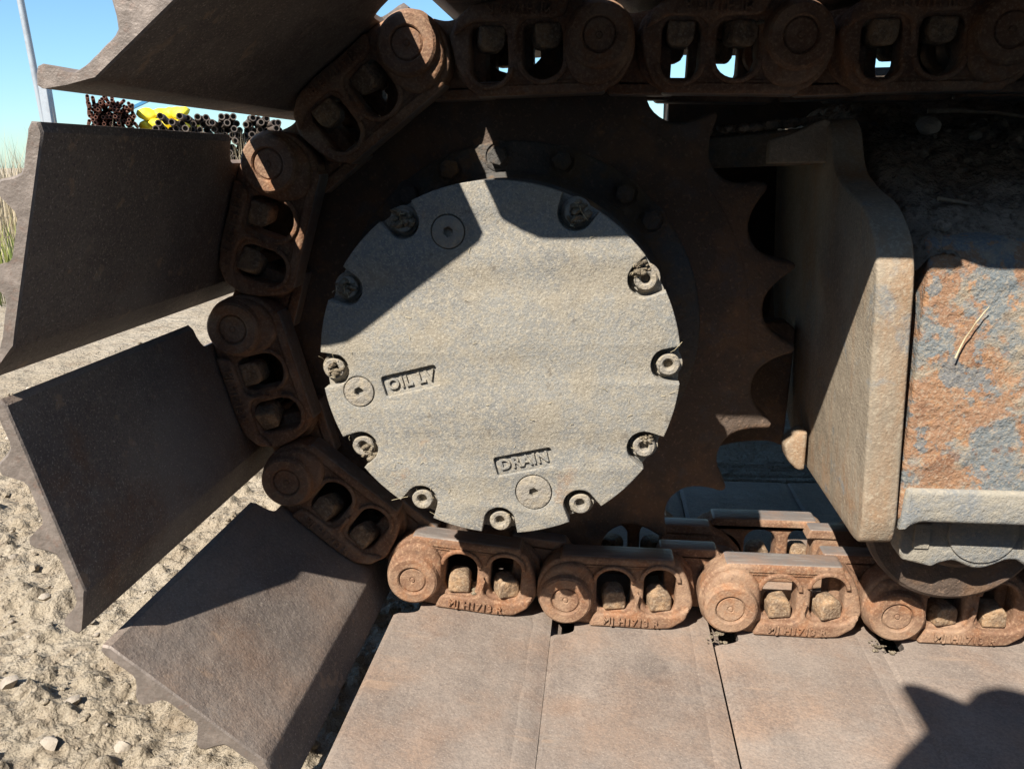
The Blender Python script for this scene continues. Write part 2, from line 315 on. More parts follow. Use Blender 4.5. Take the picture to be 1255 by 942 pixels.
def link_mesh(front=True):
    g = G()
    body = [(-.036, .002), (-.034, .020), (-.026, .036), (-.014, .047), (.0, .050), (.124, .050), (.136, .044), (.146, .022), (.152, -.006), (.1435, -.024), (.127, -.0355), (.1, -.0385), (.06, -.0375), (.02, -.0375), (0, -.0345), (-.017, -.031), (-.031, -.019)]
    g.addmesh(slab([rnd(body, .006, 3), W1, W2], .031, .0035), 0, Y(.0305))
    # lower foot with lettering, proud of the web
    foot = [(.028, -.0368), (.034, -.021), (.043, -.0185), (.072, -.0185), (.080, -.0140), (.0845, .006), (.0855, .012), (.0875, -.012), (.097, -.0175), (.126, -.0180), (.140, -.010), (.1475, -.006), (.1425, -.0225), (.126, -.0345), (.1, -.0372), (.06, -.0362)]
    g.addmesh(slab([rnd(foot, .004, 3)], .010, .003), 0, Y(.0135))
    # arched rim over each window
    for (x0, x1, top) in ((.0365, .077, .038), (.0925, .1305, .0415)):
        c = (x0+x1)/2; w_ = x1-x0; cz = top-w_*.42
        o_ = [(c+(w_/2+.0055)*math.cos(a), cz+(w_*.42+.0055)*math.sin(a)) for a in [math.pi*i/12 for i in range(13)]]
        i_ = [(c+(w_/2+.0003)*math.cos(a), cz+(w_*.42+.0003)*math.sin(a)) for a in [math.pi*i/12 for i in range(12, -1, -1)]]
        g.addmesh(slab([o_+i_], .008, .0018), 0, Y(.0148))
    # pin boss
    bd = lathe([(.0, .004), (.0165, .004), (.0172, .0012), (.0185, .0), (.028, .0), (.0305, .002), (.0318, .006), (.0345, .014), (.035, .03), (.034, .046), (0, .046)], 40); g.add(*bd)
    neck = [(-.0345, .0), (-.030, .022), (-.016, .040), (.004, .047), (.022, .044), (.034, .026), (.0345, -.004), (.026, -.022), (.01, -.033), (-.012, -.033), (-.028, -.020)]
    g.addmesh(slab([rnd(neck, .008, 3)], .014, .006), 0, Y(.0145))
    # offset rear end round the next pin
    rear = [(.118, .047), (.172, .050), (.186, .044), (.205, .033), (.2235, .012), (.224, -.008), (.214, -.024), (.2, -.031), (.182, -.032), (.160, -.026), (.142, -.030), (.118, -.034)]
    hole = None
    g.addmesh(slab([rnd(rear, .007, 3)], .022, .0035), 0, Y(.0590))
    tr = [(.118, .046), (.136, .044), (.150, .030), (.156, .0), (.150, -.020), (.140, -.028), (.118, -.030)]
    g.addmesh(slab([rnd(tr, .004, 2)], .020, .003), 0, Y(.0470))
    # running rails (polished)
    g.addmesh(slab([rnd([(-.014, .0380), (.1330, .0380), (.126, .0534), (-.005, .0534)], .004, 3)], .0345, .0055, 4), 1, Y(.0312))
    g.addmesh(slab([rnd([(.108, .0390), (.189, .0390), (.1795, .0526), (.1125, .0526)], .003, 3)], .0245, .003, 3), 1, Y(.0600))
    if front:
        g.addmesh(text("MJ H1713 R", .0122, .0030), 0, Matrix.Translation((.078, 0, -.0275)) @ Matrix.Rotation(math.radians(1.5), 4, 'Y') @ Y(.0076))
    for q, f in enumerate(g.f):
        if g.m[q] == 1:
            a_, b_, c_ = (Vector(g.v[k_]) for k_ in f[:3]); nn = (b_-a_).cross(c_-a_)
            if nn.length and abs(nn.normalized().z) < .75: g.m[q] = 0
    me = g.mesh('track_link', [m_link, m_rail], 32)
    if not front:
        g2 = G(); g2.addmesh(me); g2.v = [(a, .185-b, c) for a, b, c in g2.v]; g2.f = [f[::-1] for f in g2.f]; g2.flat = set(g.flat); g2.m = [p.material_index for p in me.polygons]
        me = g2.mesh('track_link', [m_link, m_rail], 32)
    return me
link_me = link_mesh(True); link_back = link_mesh(False)
def nut_mesh(seed):
    r = random.Random(seed); a = .0132; h = .0265
    h = .0238
    p = rnd([(-a, 0), (a, 0), (a, h*.72), (a*.62, h), (-a*.62, h), (-a, h*.72)], .003, 2)
    g = G().addmesh(slab([p], .027, .0028), 0, ROT)
    g.v = [(x+r.uniform(-.0004, .0004), y, z) for x, y, z in g.v]
    return g.mesh('square_nut', [m_nut], 40)
nuts = [nut_mesh(i) for i in range(3)]
pin_me = G().add(*lathe([(0, -.0005), (.002, -.0005), (.003, .0012), (.0045, .0002), (.0145, .0), (.0162, .0014), (.0164, .01), (0, .01)], 36)).mesh('pin_end', [m_link], 30)
bush_me = G().add(*lathe([(.012, 0), (.0262, 0), (.0275, .002), (.0275, .043), (.0262, .045), (.012, .045)], 28)).mesh('bushing', [m_rail], 30)

pins = [(.4736+.19*4, .299), (.4736+.19*3, .2985), (.4736+.19*2, .299), (.4736+.19, .300), (.4736, .3009), (.2835, .3015), (.0915, .3075), (-.1020, .3043), (-.2588, .1890), (-.319, .0084), (-.2727, -.1776), (-.1245, -.3004), (.0616, -.3181), (.2547, -.3194), (.441, -.3190), (.631, -.3190), (.821, -.3190), (1.011, -.3190), (1.2, -.3190), (1.39, -.319)]
track = empty('crawler_track', (.3, .0925, -.39))
tag(track, 'rusty steel crawler track with wide shoes wrapped round the toothed sprocket', 'crawler track')
TL = Vector(track.location)
for i in range(len(pins)-1):
    (x0, z0), (x1, z1) = pins[i], pins[i+1]; ang = -math.atan2(z1-z0, x1-x0)
    p = Vector((x0, 0, z0))-TL
    s = link('track_shoe', shoe_me, track, p, ang)
    for me_, yy, cl, sg in ((link_me, .0, nuts, 1), (link_back, .0, nuts, -1)):
        L = link('track_link', me_, track, p, ang)
        for j, (ux, uz) in enumerate(((.0555, -.0150), (.1125, -.0143))):
            n_ = link('square_nut', random.choice(nuts), L, (ux+random.uniform(-.002, .002), .026 if sg > 0 else .159, uz), 0)
            n_.rotation_euler = (0, random.uniform(-.05, .05), random.uniform(-.5, .5))
        n_ = link('pin_end', pin_me, L, (0, .0022 if sg > 0 else .1828, 0)); n_.rotation_euler = (0, random.uniform(0, 6), 0 if sg > 0 else math.pi)
    link('bushing', bush_me, track, p+Vector((0, .070, 0)))
    if 11 <= i <= 16:                                    # dirt packed into the bent lip of the lower shoes
        yy_ = np.linspace(-.303, .488, 90); uu_ = np.linspace(.1475, .1735, 9); UU, YY_ = np.meshgrid(uu_, yy_)
        VV = .0379+np.clip((UU-.152)/.02, 0, 1)**2*.0032+fbm(UU+i, YY_, 30, 4, i)*.0016+np.clip((.150-UU)/.0025, 0, 1)*.0012
        link('packed_dirt', sheet('packed_dirt', UU, YY_, -VV, m_shoe), track, p, ang)
    if 13 <= i <= 15:
        gg = G(); rr = random.Random(i)
        for q in range(16):
            r_ = .0012+.0035*rr.random()**2; vs, fs = stone(r_, i*90+q, .7); gg.add(vs, fs, 0, Matrix.Translation((rr.gauss(-.014, .009), rr.uniform(-.016, .012), -.036+rr.random()*.001)))
        o = link('dirt_crumbs', gg.mesh('dirt_crumbs', [m_mud], 60), track, p, ang); o['kind'] = 'stuff'

k_ = 0
for L in [o for o in track.children if o.name.startswith('track_link')]:
    if L.data is link_me and random.random() < .75:
        ux = random.choice((.045, .068, .1, .123)); gg = G(); rr = random.Random(k_); k_ += 1
        for q in range(18):
            r_ = rr.uniform(.0015, .005); vs, fs = stone(r_, k_*77+q, .8); gg.add(vs, fs, 0, Matrix.Translation((ux+rr.gauss(0, .005), rr.uniform(.016, .04), -.0148+rr.uniform(0, .004))))
        link('mud_clump', gg.mesh('mud_clump', [m_mud], 70), L)

# ---------------------------------------------------------------- drive sprocket
N = 21; ST = 2*math.pi/N; A0 = math.radians(-4.0)
out = []
for i in range(N):
    c = A0+(i+.5)*ST      # seat centre between teeth
    hw = ST/2-.0165
    # tip (blunt)
    R0 = .3185+.0012*math.sin(i*2.3)
    t = A0+i*ST
    out += [(R0*math.cos(t-.009), R0*math.sin(t-.009)), ((R0+.001)*math.cos(t), (R0+.001)*math.sin(t)), (R0*math.cos(t+.009), R0*math.sin(t+.009))]
    for q in range(1, 16):
        f = .5-.5*math.cos(math.pi*q/16); a = c-hw+2*hw*f; d = (1-abs(2*f-1)**2.4)**.82
        r = .3170-.0362*d; out.append((r*math.cos(a), r*math.sin(a)))
spro = empty('drive_sprocket', (0, .0925, -.32)); SL = Vector(spro.location)
tag(spro, 'large dark rusty toothed drive sprocket behind the round cover', 'sprocket')
g = G().addmesh(slab([out, circ(0, 0, .15, 48)], .046, .0045, 3), 0, Y(.0925))
g.addmesh(slab([circ(0, 0, .268, 96), circ(0, 0, .16, 48)], .052, .005, 3), 0, Y(.0945))
link('toothed_ring', g.mesh('toothed_ring', [m_sprk], 30), spro, -SL)
# ---------------------------------------------------------------- final drive
fd = empty('final_drive', (0, -.02, -.21)); FL = Vector(fd.location)
tag(fd, 'round grey dusty final drive housing with bolted cover marked OIL and DRAIN', 'final drive')
g = G().addmesh(slab([circ(0, 0, .2105, 96), circ(0, 0, .12, 32)], .03, .003, 3), 0, Y(.0805))
link('hub_flange', g.mesh('hub_flange', [m_hub], 30), fd, -FL)
dr = lathe([(.166, -.100), (.1695, -.097), (.1695, -.055), (.173, -.050), (.173, -.030), (.168, -.025), (.168, .045), (.178, .062), (.178, .07)], 96)
link('drum', G().add(*dr).mesh('drum', [m_hub], 30), fd, -FL)
hb = G().addmesh(slab([rnd([(.0108*math.cos(math.pi/3*i), .0108*math.sin(math.pi/3*i)) for i in range(6)], .001, 2)], .012, .0012), 0, Y(-.006))
hb.add(*lathe([(.014, 0), (.0165, 0), (.0165, -.002), (.014, -.0025)], 24)); hbm = hb.mesh('hub_bolt', [m_hub], 30)
for i, a in enumerate([95.5, 74.5, 51.5, 39.5, 112, 128, 144, 160, 176, -160, -144, -128]):
    a = math.radians(a); r = .1955
    o = link('hub_bolt', hbm, fd, Vector((r*math.cos(a), .0665, r*math.sin(a)))-FL); o.rotation_euler = (0, random.random()*3, 0)
# cover plate : notched outline
angs = [math.radians(x) for x in (93.1, 62.7, 31.3, 1.4, -28.8, -60, -89.9, -119.3, -148.2, -178.1, 152.4, 122.1)]
RC = .1727; RB = .1615; NR = .0165
def cover_outline(rc, notch=True):
    pts = []; n = 720
    for i in range(n):
        a = 2*math.pi*i/n; best = None
        for b in angs:
            if b == angs[0]: continue
            d = (a-b+math.pi) % (2*math.pi)-math.pi
            # distance along the ray to the notch circle
            if abs(d) < NR/RB*1.0:
                s = NR**2-(RB*math.sin(d))**2
                if s > 0: best = RB*math.cos(d)-math.sqrt(s)
        r = rc
        if notch and best is not None and best < rc: r = best
        pts.append((r*math.cos(a), r*math.sin(a)))
    # drop near-collinear points on the plain arc
    return pts
def rrect(cx_, cz_, w_, h_, ang):
    c, s = math.cos(ang), math.sin(ang); P = rnd([(-w_/2, -h_/2), (w_/2, -h_/2), (w_/2, h_/2), (-w_/2, h_/2)], .003, 3)
    return [(cx_+x*c-y*s, cz_+x*s+y*c) for x, y in P]
plugs = [(-.1363, -.0270, .0148), (.0349, -.1271, .0175), (-.0424, .1272, .0150)]
oil = (-.0843, -.0152, .056, .0205, math.radians(14)); drn = (.0254, -.0954, .058, .0195, math.radians(13))
g = G()
g.addmesh(slab([cover_outline(RC), rrect(*oil), rrect(*drn)]+[circ(x, z, r+.0008, 32) for x, z, r in plugs], .0042, .0011, 2), 0, Y(-.1169))
g.addmesh(slab([cover_outline(RC)], .0113, .001, 1), 0, Y(-.10915))
g.addmesh(slab([circ(0, 0, RC-.0005, 96)], .008, .001, 1), 0, Y(-.1000))
cover = link('cover_plate', g.mesh('cover_plate', [m_cover], 30), fd, -FL)
for s, (x, z, w_, h_, a), sz in (("OIL LV", oil, .0150), ("DRAIN", drn, .0150)):
    gg = G().addmesh(text(s, sz, .0018), 0, Matrix.Translation((x, 0, z)) @ Matrix.Rotation(-a, 4, 'Y') @ Y(-.1158))
    tag(link('raised_lettering', gg.mesh('raised_lettering', [m_cover], 30), cover), 'raised cast word '+('OIL LV' if s[0] == 'O' else s)+' in its shallow frame')
for i, (x, z, r) in enumerate(plugs):
    h = .0048; hexa = [(h*math.cos(math.pi/3*k+.4), h*math.sin(math.pi/3*k+.4)) for k in range(6)]
    gg = G().addmesh(slab([circ(0, 0, r, 32), hexa], .008, .0008), 0, Y(0))
    gg.add(*lathe([(0, .003), (.008, .003)], 12))
    link('drain_plug', gg.mesh('drain_plug', [m_bolt], 30), cover, (x, -.1158, z))
bg_ = G(); bg_.add(*lathe([(.0, .0015), (.0042, .0015), (.0046, -.005), (.0062, -.0065), (.0095, -.0065), (.0108, -.0050), (.0110, .003)], 28)); bg_.add(*lathe([(.010, .001), (.0135, .001), (.0138, .003), (.0138, .0045)], 28))
bm_ = bg_.mesh('cover_bolt', [m_bolt], 32)
for i, a in enumerate(angs):
    if i == 0: continue
    o = link('cover_bolt', bm_, cover, (RB*math.cos(a), -.1082, RB*math.sin(a))); o.rotation_euler = (0, random.random()*3, 0)
def clump(x, y, z, r, seed, flat=.5):
    g = G(); rr = random.Random(seed)
    for i in range(26):
        s = r*rr.uniform(.14, .42); vs, fs = stone(s, seed*50+i, .8); a = rr.random()*6.28; d = r*rr.random()**.6*.8
        g.add(vs, fs, 0, Matrix.Translation((x+d*math.cos(a), y-rr.random()*r*flat*.5, z+d*math.sin(a))) @ Matrix.Rotation(rr.random()*6, 4, 'Z'))
    return g
for i, (a, r, dx, dz) in enumerate([(angs[0], .008, 0, 0), (angs[1], .014, 0, 0), (angs[2], .013, -.008, .012), (angs[9], .010, .0, .0), (angs[8], .010, .006, -.006), (angs[10], .011, 0, 0), (angs[11], .014, 0, 0), (angs[4], .007, .002, .009)]):
    gg = clump(RB*math.cos(a)+dx, -.113, RB*math.sin(a)+dz, r, 30+i)
    link('mud_clump', gg.mesh('mud_clump', [m_mud], 70), cover)
# hairy dry roots and straws stuck on the cover
g = G(); rr = random.Random(5)
for i in range(84):
    if i < 45: a = rr.random()*6.28; d = .165*math.sqrt(rr.random()); x, z = d*math.cos(a), d*math.sin(a)
    else: b = rr.choice(angs[1:]); x, z = (RB*math.cos(b)+rr.uniform(-.014, .014), RB*math.sin(b)+rr.uniform(-.014, .014))
    L = rr.uniform(.002, .006) if i < 76 else rr.uniform(.008, .02); t = rr.random()*6.28; y = -.1192; pts = []
    if math.hypot(x, z) > .17: continue
    for q in range(4): pts.append((x, y-(.0006 if q < 2 else .0012)-(.002*q if i > 76 else 0), z)); x += L/3*math.cos(t); z += L/3*math.sin(t); t += rr.uniform(-.6, .6)
    g.add(*tube(pts, .00022, 3))
o = link('straw_litter', g.mesh('straw_litter', [m_straw], 60), cover); o['kind'] = 'stuff'

# ---------------------------------------------------------------- track frame
frame = empty('undercarriage', (.7, .2, -.16)); TF = Vector(frame.location)
tag(frame, 'blue grey track frame with peeling paint, orange rust and a thick dusty end plate', 'track frame')
P = [(-.110, -.150), (-.104, -.176), (-.085, -.180), (.17, -.180), (.30, -.10), (.34, .0), (.34, .235), (.085, .228), (.066, .215), (.047, .176), (.0, .158), (-.06, .146), (-.100, .117), (-.110, .085)]
RR = [.01, .012, .012, .03, .02, .02, .01, .012, .012, .02, .03, .05, .03, .03]
mt = Matrix.Translation((.361, 0, .0)) @ Matrix.Rotation(math.radians(-2.6), 4, 'Y')
g = G().addmesh(slab([rnd(P, RR, 6)], .0325, .0035, 2), 0, mt @ ROTX)
link('end_plate', g.mesh('end_plate', [m_plate], 30), frame, -TF)
# side beam: profile in (y,z) extruded along X
x0, x1 = .3850, 1.7
P = [(-.099, -.118), (-.101, -.150), (-.096, -.154), (.3, -.154), (.3, .235), (.2, .232), (.06, .170), (-.03, .135), (-.085, .115), (-.098, .095)]
g = G().addmesh(slab([rnd(P, .008, 4)], x1-x0, .004, 3), 0, Matrix.Translation(((x0+x1)/2+.003, 0, 0)) @ ROTX)
link('side_beam', g.mesh('side_beam', [m_frame], 30), frame, -TF)
g = G().addmesh(slab([rnd([(.392, -.118), (1.7, -.118), (1.7, -.1525), (.408, -.1525), (.389, -.163)], .004, 3)], .014, .005, 3), 0, Y(-.0975))
link('guard_lip', g.mesh('guard_lip', [m_roll], 30), frame, -TF)
# top flange bar left of the end plate, inner arch plate, back wall
g = G().addmesh(slab([rnd([(.276, .182), (.338, .182), (.338, .226), (.330, .228), (.300, .214), (.276, .208)], .003, 2)], .02, .003), 0, Y(.088))
g.addmesh(slab([rnd([(.14, .176), (.338, .180), (.338, .222), (.14, .205)], .003, 2)], .02, .003), 0, Y(.138))
link('top_flange', g.mesh('top_flange', [m_plate], 30), frame, -TF)
arch = [(.20, -.215), (.2546, -.1794), (.275, -.173), (.2961, -.1702), (.315, -.1690), (.3275, -.1717), (.338, -.176), (.342, -.02), (.33, -.01), (.20, -.01)]
g = G().addmesh(slab([rnd(arch, .004, 2)], .03, .004), 0, Y(.185))
link('arch_plate', g.mesh('arch_plate', [m_sprk], 30), frame, -TF)
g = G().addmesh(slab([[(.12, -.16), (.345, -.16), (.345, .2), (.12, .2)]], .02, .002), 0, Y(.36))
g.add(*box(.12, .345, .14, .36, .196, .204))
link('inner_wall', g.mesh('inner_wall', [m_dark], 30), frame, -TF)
# welded lug at lower corner of the opening
g = G().addmesh(slab([rnd([(.3205, -.146), (.338, -.128), (.347, -.128), (.347, -.178), (.338, -.178), (.326, -.166)], .005, 4)], .03, .004, 2), 0, Y(.105))
g2 = clump(.335, .10, -.150, .006, 77); g.add(g2.v, g2.f)
link('weld_lug', g.mesh('weld_lug', [m_plate], 40), frame, -TF)
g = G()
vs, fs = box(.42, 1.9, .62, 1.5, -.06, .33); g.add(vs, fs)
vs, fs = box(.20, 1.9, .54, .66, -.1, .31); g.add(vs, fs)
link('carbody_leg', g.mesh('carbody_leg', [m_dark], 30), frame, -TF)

# ---------------------------------------------------------------- track rollers
fl = lathe([(.030, -.052), (.040, -.050), (.046, -.044), (.048, -.036), (.086, -.034), (.0905, -.030), (.0912, -.020), (.089, -.013), (.0855, -.009), (.0845, .05), (.0845, .055), (.0912, .06), (.0905, .125), (.0845, .13), (.0845, .19), (.0905, .2), (.08, .22), (.03, .225)], 72)
fl_me = G().add(*fl).mesh('roller_body', [m_sprk], 30)
cap_o = [(-.074, .030), (-.074, -.022), (-.070, -.0305), (-.052, -.0345), (-.040, -.0375), (-.034, -.0330), (-.022, -.0290), (-.016, -.030), (-.008, -.034), (.0, -.0370), (.010, -.0365), (.020, -.032), (.030, -.0265), (.040, -.0255), (.052, -.0335), (.066, -.0335), (.072, -.022), (.072, .030)]
def roller(x, lab):
    t = empty('track_roller', (x, -.03, -.2665)); tag(t, lab, 'roller', 'bottom track rollers'); TLc = Vector(t.location)
    c = Vector((x, 0, -.183))
    link('roller_body', fl_me, t, c-TLc)
    g = G().addmesh(slab([rnd(cap_o, .003, 3)], .03, .0035, 3), 0, Y(-.052))
    g.addmesh(slab([circ(.004, .004, .0335, 48)], .006, .0015), 0, Y(-.0665))
    g.addmesh(slab([rnd([(-.062, -.016), (-.046, -.016), (-.046, .012), (-.062, .012)], .002, 2)], .006, .0015), 0, Y(-.0665))
    g.addmesh(slab([rnd([(.043, -.012), (.062, -.012), (.062, .0), (.043, .0)], .002, 2)], .006, .0015), 0, Y(-.0665))
    link('end_cap', g.mesh('end_cap', [m_roll], 30), t, c+Vector((.006, 0, .002))-TLc)
roller(.474, 'dusty grey bottom roller with dark flange seated under the track frame')
roller(.86, 'next bottom roller further along under the track frame')

# ---------------------------------------------------------------- soil heaped on the frame
xs = np.linspace(.372, 1.3, 260); ts = np.linspace(0, 1, 120); XX, TT = np.meshgrid(xs, ts)
YY = -.095+TT*.46; ZZ = .128+np.clip(TT, 0, .75)*.160
ZZ = ZZ+fbm(XX, YY, 9, 4, 5)*.04+fbm(XX, YY, 60, 4, 9)*.016+np.abs(fbm(XX, YY, 130, 3, 19))*.012+.004
ZZ = ZZ-np.clip(.04-(YY+.095), 0, .04)*.65-np.clip(.02-(XX-.372), 0, .02)*.9
heap = link('soil_heap', sheet('soil_heap', XX, YY, ZZ, m_soil)); tag(heap, 'dark crumbly soil heaped on top of the track frame', 'soil', kind='stuff')
g = G(); rr = random.Random(21)
for i in range(900):
    j = rr.randrange(5, 115); k_ = rr.randrange(2, 170); r = .0016*(1+rr.paretovariate(2)-1); r = min(r, .010)
    vs, fs = stone(r, 3000+i, .8); g.add(vs, fs, 0, Matrix.Translation((XX[j, k_], YY[j, k_], ZZ[j, k_]+r*.3)) @ Matrix.Rotation(rr.random()*6, 4, 'Z'))
for i in range(240):
    a = rr.uniform(.12, .338); y = rr.uniform(.1, .16); r = rr.uniform(.002, .009); vs, fs = stone(r, 5000+i, .8)
    g.add(vs, fs, 0, Matrix.Translation((a, y, .206+(a-.12)*.09+r*.4)))
tag(link('soil_clod', g.mesh('soil_clod', [m_soil], 60)), 'loose clods and crumbs lying on the soil over the frame', 'soil clods', kind='stuff')
for px, py, r, lab in ((1142, 178, .015, 'largest dusty stone on the dark soil above the frame'), (1205, 172, .009, 'small grey stone right of the largest one on the soil heap')):
    p = at(px, py, .10); j = int(np.argmin(np.abs(YY[:, 0]-.12))); kx = int(np.argmin(np.abs(xs-p.x)))
    vs, fs = stone(r, int(px), .8); o = link('stone', G().add(vs, fs).mesh('stone', [m_peb], 50)); o.location = (p.x, .12, ZZ[j, kx]+r*.4); o.rotation_euler = (.3, .2, px)
    tag(o, lab, 'stone', 'stones on the soil heap')
def twig(a, b, r, lab, m, bend=.01):
    a, b = Vector(a), Vector(b); pts = []
    for i in range(8):
        t = i/7; p = a.lerp(b, t); p.z += math.sin(t*math.pi)*bend+random.uniform(-.0008, .0008); p.y += random.uniform(-.001, .001); pts.append(p-a)
    o = link('dry_twig', G().add(*tube(pts, [r*(1-.5*i/7) for i in range(8)], 6)).mesh('dry_twig', [m], 60)); o.location = a; tag(o, lab, 'twig'); return o
twig((.405, -.055, .150), (.50, -.02, .128), .0022, 'thin bare twig lying on the soil by the frame end plate', m_twig, .003)
twig((.45, .12, .236), (.57, .10, .222), .0030, 'longer pale twig across the top of the soil heap', m_twig, .004)
twig((.418, -.1045, .012), (.440, -.106, .058), .0008, 'curved yellow straw caught on the rusty beam face', m_straw, .006)

# ---------------------------------------------------------------- background
def base(px, Yd): return at(px, 198, Yd)
def pole(name, pxa, pya, pxb, pyb, Yd, r, lab):
    a = at(pxa, pya, Yd); b = at(pxb, pyb, Yd); d = (a-b).normalized(); t = (b.z-GZ)/d.z; foot = b-d*t; top = a+d*3
    o = link(name, G().add(*tube([Vector((0, 0, 0)), (top-foot)], r, 12)).mesh(name, [m_pole], 40)); o.location = foot
    tag(o, lab, 'pole'); return o
pole('light_pole', 25, 0, 52, 138, 10, .045, 'tall thin grey metal pole leaning slightly against the blue sky')
b = at(60, 138, 9); t = at(56, 100, 9)
o = link('fence_post', G().addmesh(slab([rnd([(-.055, 0), (.055, 0), (.055, t.z-GZ), (-.055, t.z-GZ)], .01, 2)], .11, .01), 0, ROT).mesh('fence_post', [m_pole], 40)); o.location = (b.x, 9, GZ); tag(o, 'short thick pale grey post beside the tall pole', 'post')
def pipes(name, pxl, pxr, pyt, Yd, r, mat_, lab, col=None):
    a = at(pxl, pyt, Yd); b = at(pxr, pyt, Yd); top = a.z; rows = int((top-GZ)/(r*1.75)); n = max(3, int((b.x-a.x)/(2*r)))
    t = empty(name, ((a.x+b.x)/2, Yd, GZ)); tag(t, lab, 'pipe stack', None); T0 = Vector(t.location); t.rotation_euler = (0, 0, math.atan2(CAM.x-T0.x, T0.y-CAM.y))
    g = G(); g.add(*lathe([(r*.72, 0), (r, 0), (r, 1.2), (r*.72, 1.2)], 12)); g.add(*lathe([(0, .04), (r*.73, .04)], 12), 1)
    me = g.mesh('pipe', [mat_, m_bore], 50); rr = random.Random(int(pxl))
    for j in range(rows):
        m_ = n if j < rows-2 else n-rr.randint(0, max(1, n//4))*(j-rows+3)//1
        for i in range(max(2, m_)):
            if rows*n > 290 and j < rows-int(290/n): continue
            x = a.x+(i+.5*(j % 2)+.5)*2*r+rr.uniform(-.3, .3)*r+(0 if j < rows-2 else r*rr.randint(0, 3))
            o = link('pipe', me, t, Vector((x, Yd+rr.uniform(-.4, .4), GZ+r+j*r*1.75))-T0); o.rotation_euler = (rr.uniform(-.01, .01), 0, rr.uniform(-.06, .06))
    if rows*n > 290:
        o = link('bundle_base', G().add(*box(a.x-T0.x, b.x-T0.x, .3, 2.8, 0, (rows-int(290/n))*r*1.75)).mesh('bundle_base', [mat_], 40), t)
pipes('pipe_stack', 108, 158, 118, 10, .024, m_pipe1, 'bundle of thin reddish rusty pipes seen end on below the sky')
pipes('pipe_stack', 196, 345, 137, 9, .040, m_pipe2, 'wide stack of thicker dark pipe ends beside the yellow sacks')
t = empty('yellow_sacks', (at(190, 140, 10).x, 10.4, GZ)); tag(t, 'heap of bright yellow sacks between the two pipe stacks', 'sacks'); T0 = Vector(t.location)
rr = random.Random(4)
pa = at(172, 140, 10); pz = at(190, 128, 10).z
for i in range(46):
    lvl = i//5; x = pa.x+(i % 5)*.13-.1; z = GZ+.1+lvl*.15
    if z > pz+.02: continue
    vs, fs = stone(.13, i+70, .8); link('sack', G().add(vs, fs).mesh('sack', [m_yel], 80), t, Vector((x+rr.uniform(-.02, .02), 10.4+rr.uniform(-.1, .1), z))-T0)
a = at(150, 138, 11); b = at(184, 122, 11)
o = link('steel_beam', G().add(*tube([Vector((0, 0, 0)), Vector((b-a).normalized()*1.0), Vector((b.x-a.x, 0, b.z-a.z)).normalized()*1.6], .03, 4)).mesh('steel_beam', [m_bluep], 40)); o.location = a; tag(o, 'thin blue beam slanting up behind the reddish pipes', 'beam')
def blades(n, xr, yr, h, wd, mats, name, lab, cat, seed, z0=GZ, lean=.35):
    r = np.random.default_rng(seed); g = G()
    for i in range(n):
        x = r.uniform(*xr); y = r.uniform(*yr); hh = h*r.uniform(.35, 1.1)*r.uniform(.6, 1); a = r.uniform(0, 6.28); ln = hh*r.uniform(0, lean); w_ = wd*r.uniform(.6, 1.3)
        dx, dy = math.cos(a)*ln, math.sin(a)*ln; px_, py_ = -math.sin(a)*w_, math.cos(a)*w_
        g.add([(x-px_, y-py_, z0-.02), (x+px_, y+py_, z0-.02), (x+dx*.4+px_*.7, y+dy*.4+py_*.7, z0+hh*.6), (x+dx*.4-px_*.7, y+dy*.4-py_*.7, z0+hh*.6), (x+dx, y+dy, z0+hh)], [(0, 1, 2, 3), (3, 2, 4)], 0)
    tag(link(name, g.mesh(name, mats, 60)), lab, cat, kind='stuff')
blades(3500, (-6.5, -2.55), (2.3, 4.2), .34, .004, [m_green], 'grass', 'yellow green grass growing behind the left shoe ends', 'grass', 1)
blades(5200, (-9, -2.6), (4.6, 8.5), .95, .004, [m_weed], 'dry_weeds', 'tall dry weeds standing along the horizon at the left', 'dry weeds', 2, lean=.5)

# ---------------------------------------------------------------- unseen excavator upper body, added to block sky light and darken the shade
hs = empty('shade_upper_body', (1.3, 1.3, .86)); tag(hs, 'unseen excavator upper body added above the track to deepen the shade', 'excavator body'); H0 = Vector(hs.location)
g = G().addmesh(slab([rnd([(-.45, .88), (3.2, .88), (3.2, 1.9), (-.45, 1.9)], .06, 4)], 2.5, .03), 0, Y(1.33))
link('shade_block', g.mesh('shade_block', [m_dark], 30), hs, -H0)
g = G().add(*lathe([(0, 0), (.5, 0), (.5, .56), (0, .56)], 48)); me = g.mesh('slew_ring', [m_dark], 30)
o = link('slew_ring', me, hs, Vector((1.6, 1.45, .33))-H0); o.rotation_euler = (math.pi/2, 0, 0)

# ---------------------------------------------------------------- the person taking the photograph, crouching behind the camera
pr = empty('person', (.15, -1.25, -.4)); tag(pr, 'person crouching in dark work clothes and holding up a phone', 'person'); P0 = Vector(pr.location)
def skin(name, pts, edges, rad, mat, parent, sub=2):
    me = bpy.data.meshes.new(name); me.from_pydata(pts, edges, []); o = bpy.data.objects.new('tmp', me); COL.objects.link(o)
    m = o.modifiers.new('s', 'SKIN'); m.use_smooth_shade = True
    for i, v in enumerate(me.skin_vertices[0].data): v.radius = (rad[i], rad[i]); v.use_root = (i == 0)
    o.modifiers.new('d', 'SUBSURF').levels = sub
    dg = bpy.context.evaluated_depsgraph_get(); r = bpy.data.meshes.new_from_object(o.evaluated_get(dg)); bpy.data.objects.remove(o)
    r.materials.append(mat); r.polygons.foreach_set('use_smooth', [True]*len(r.polygons)); return link(name, r, parent, -P0)
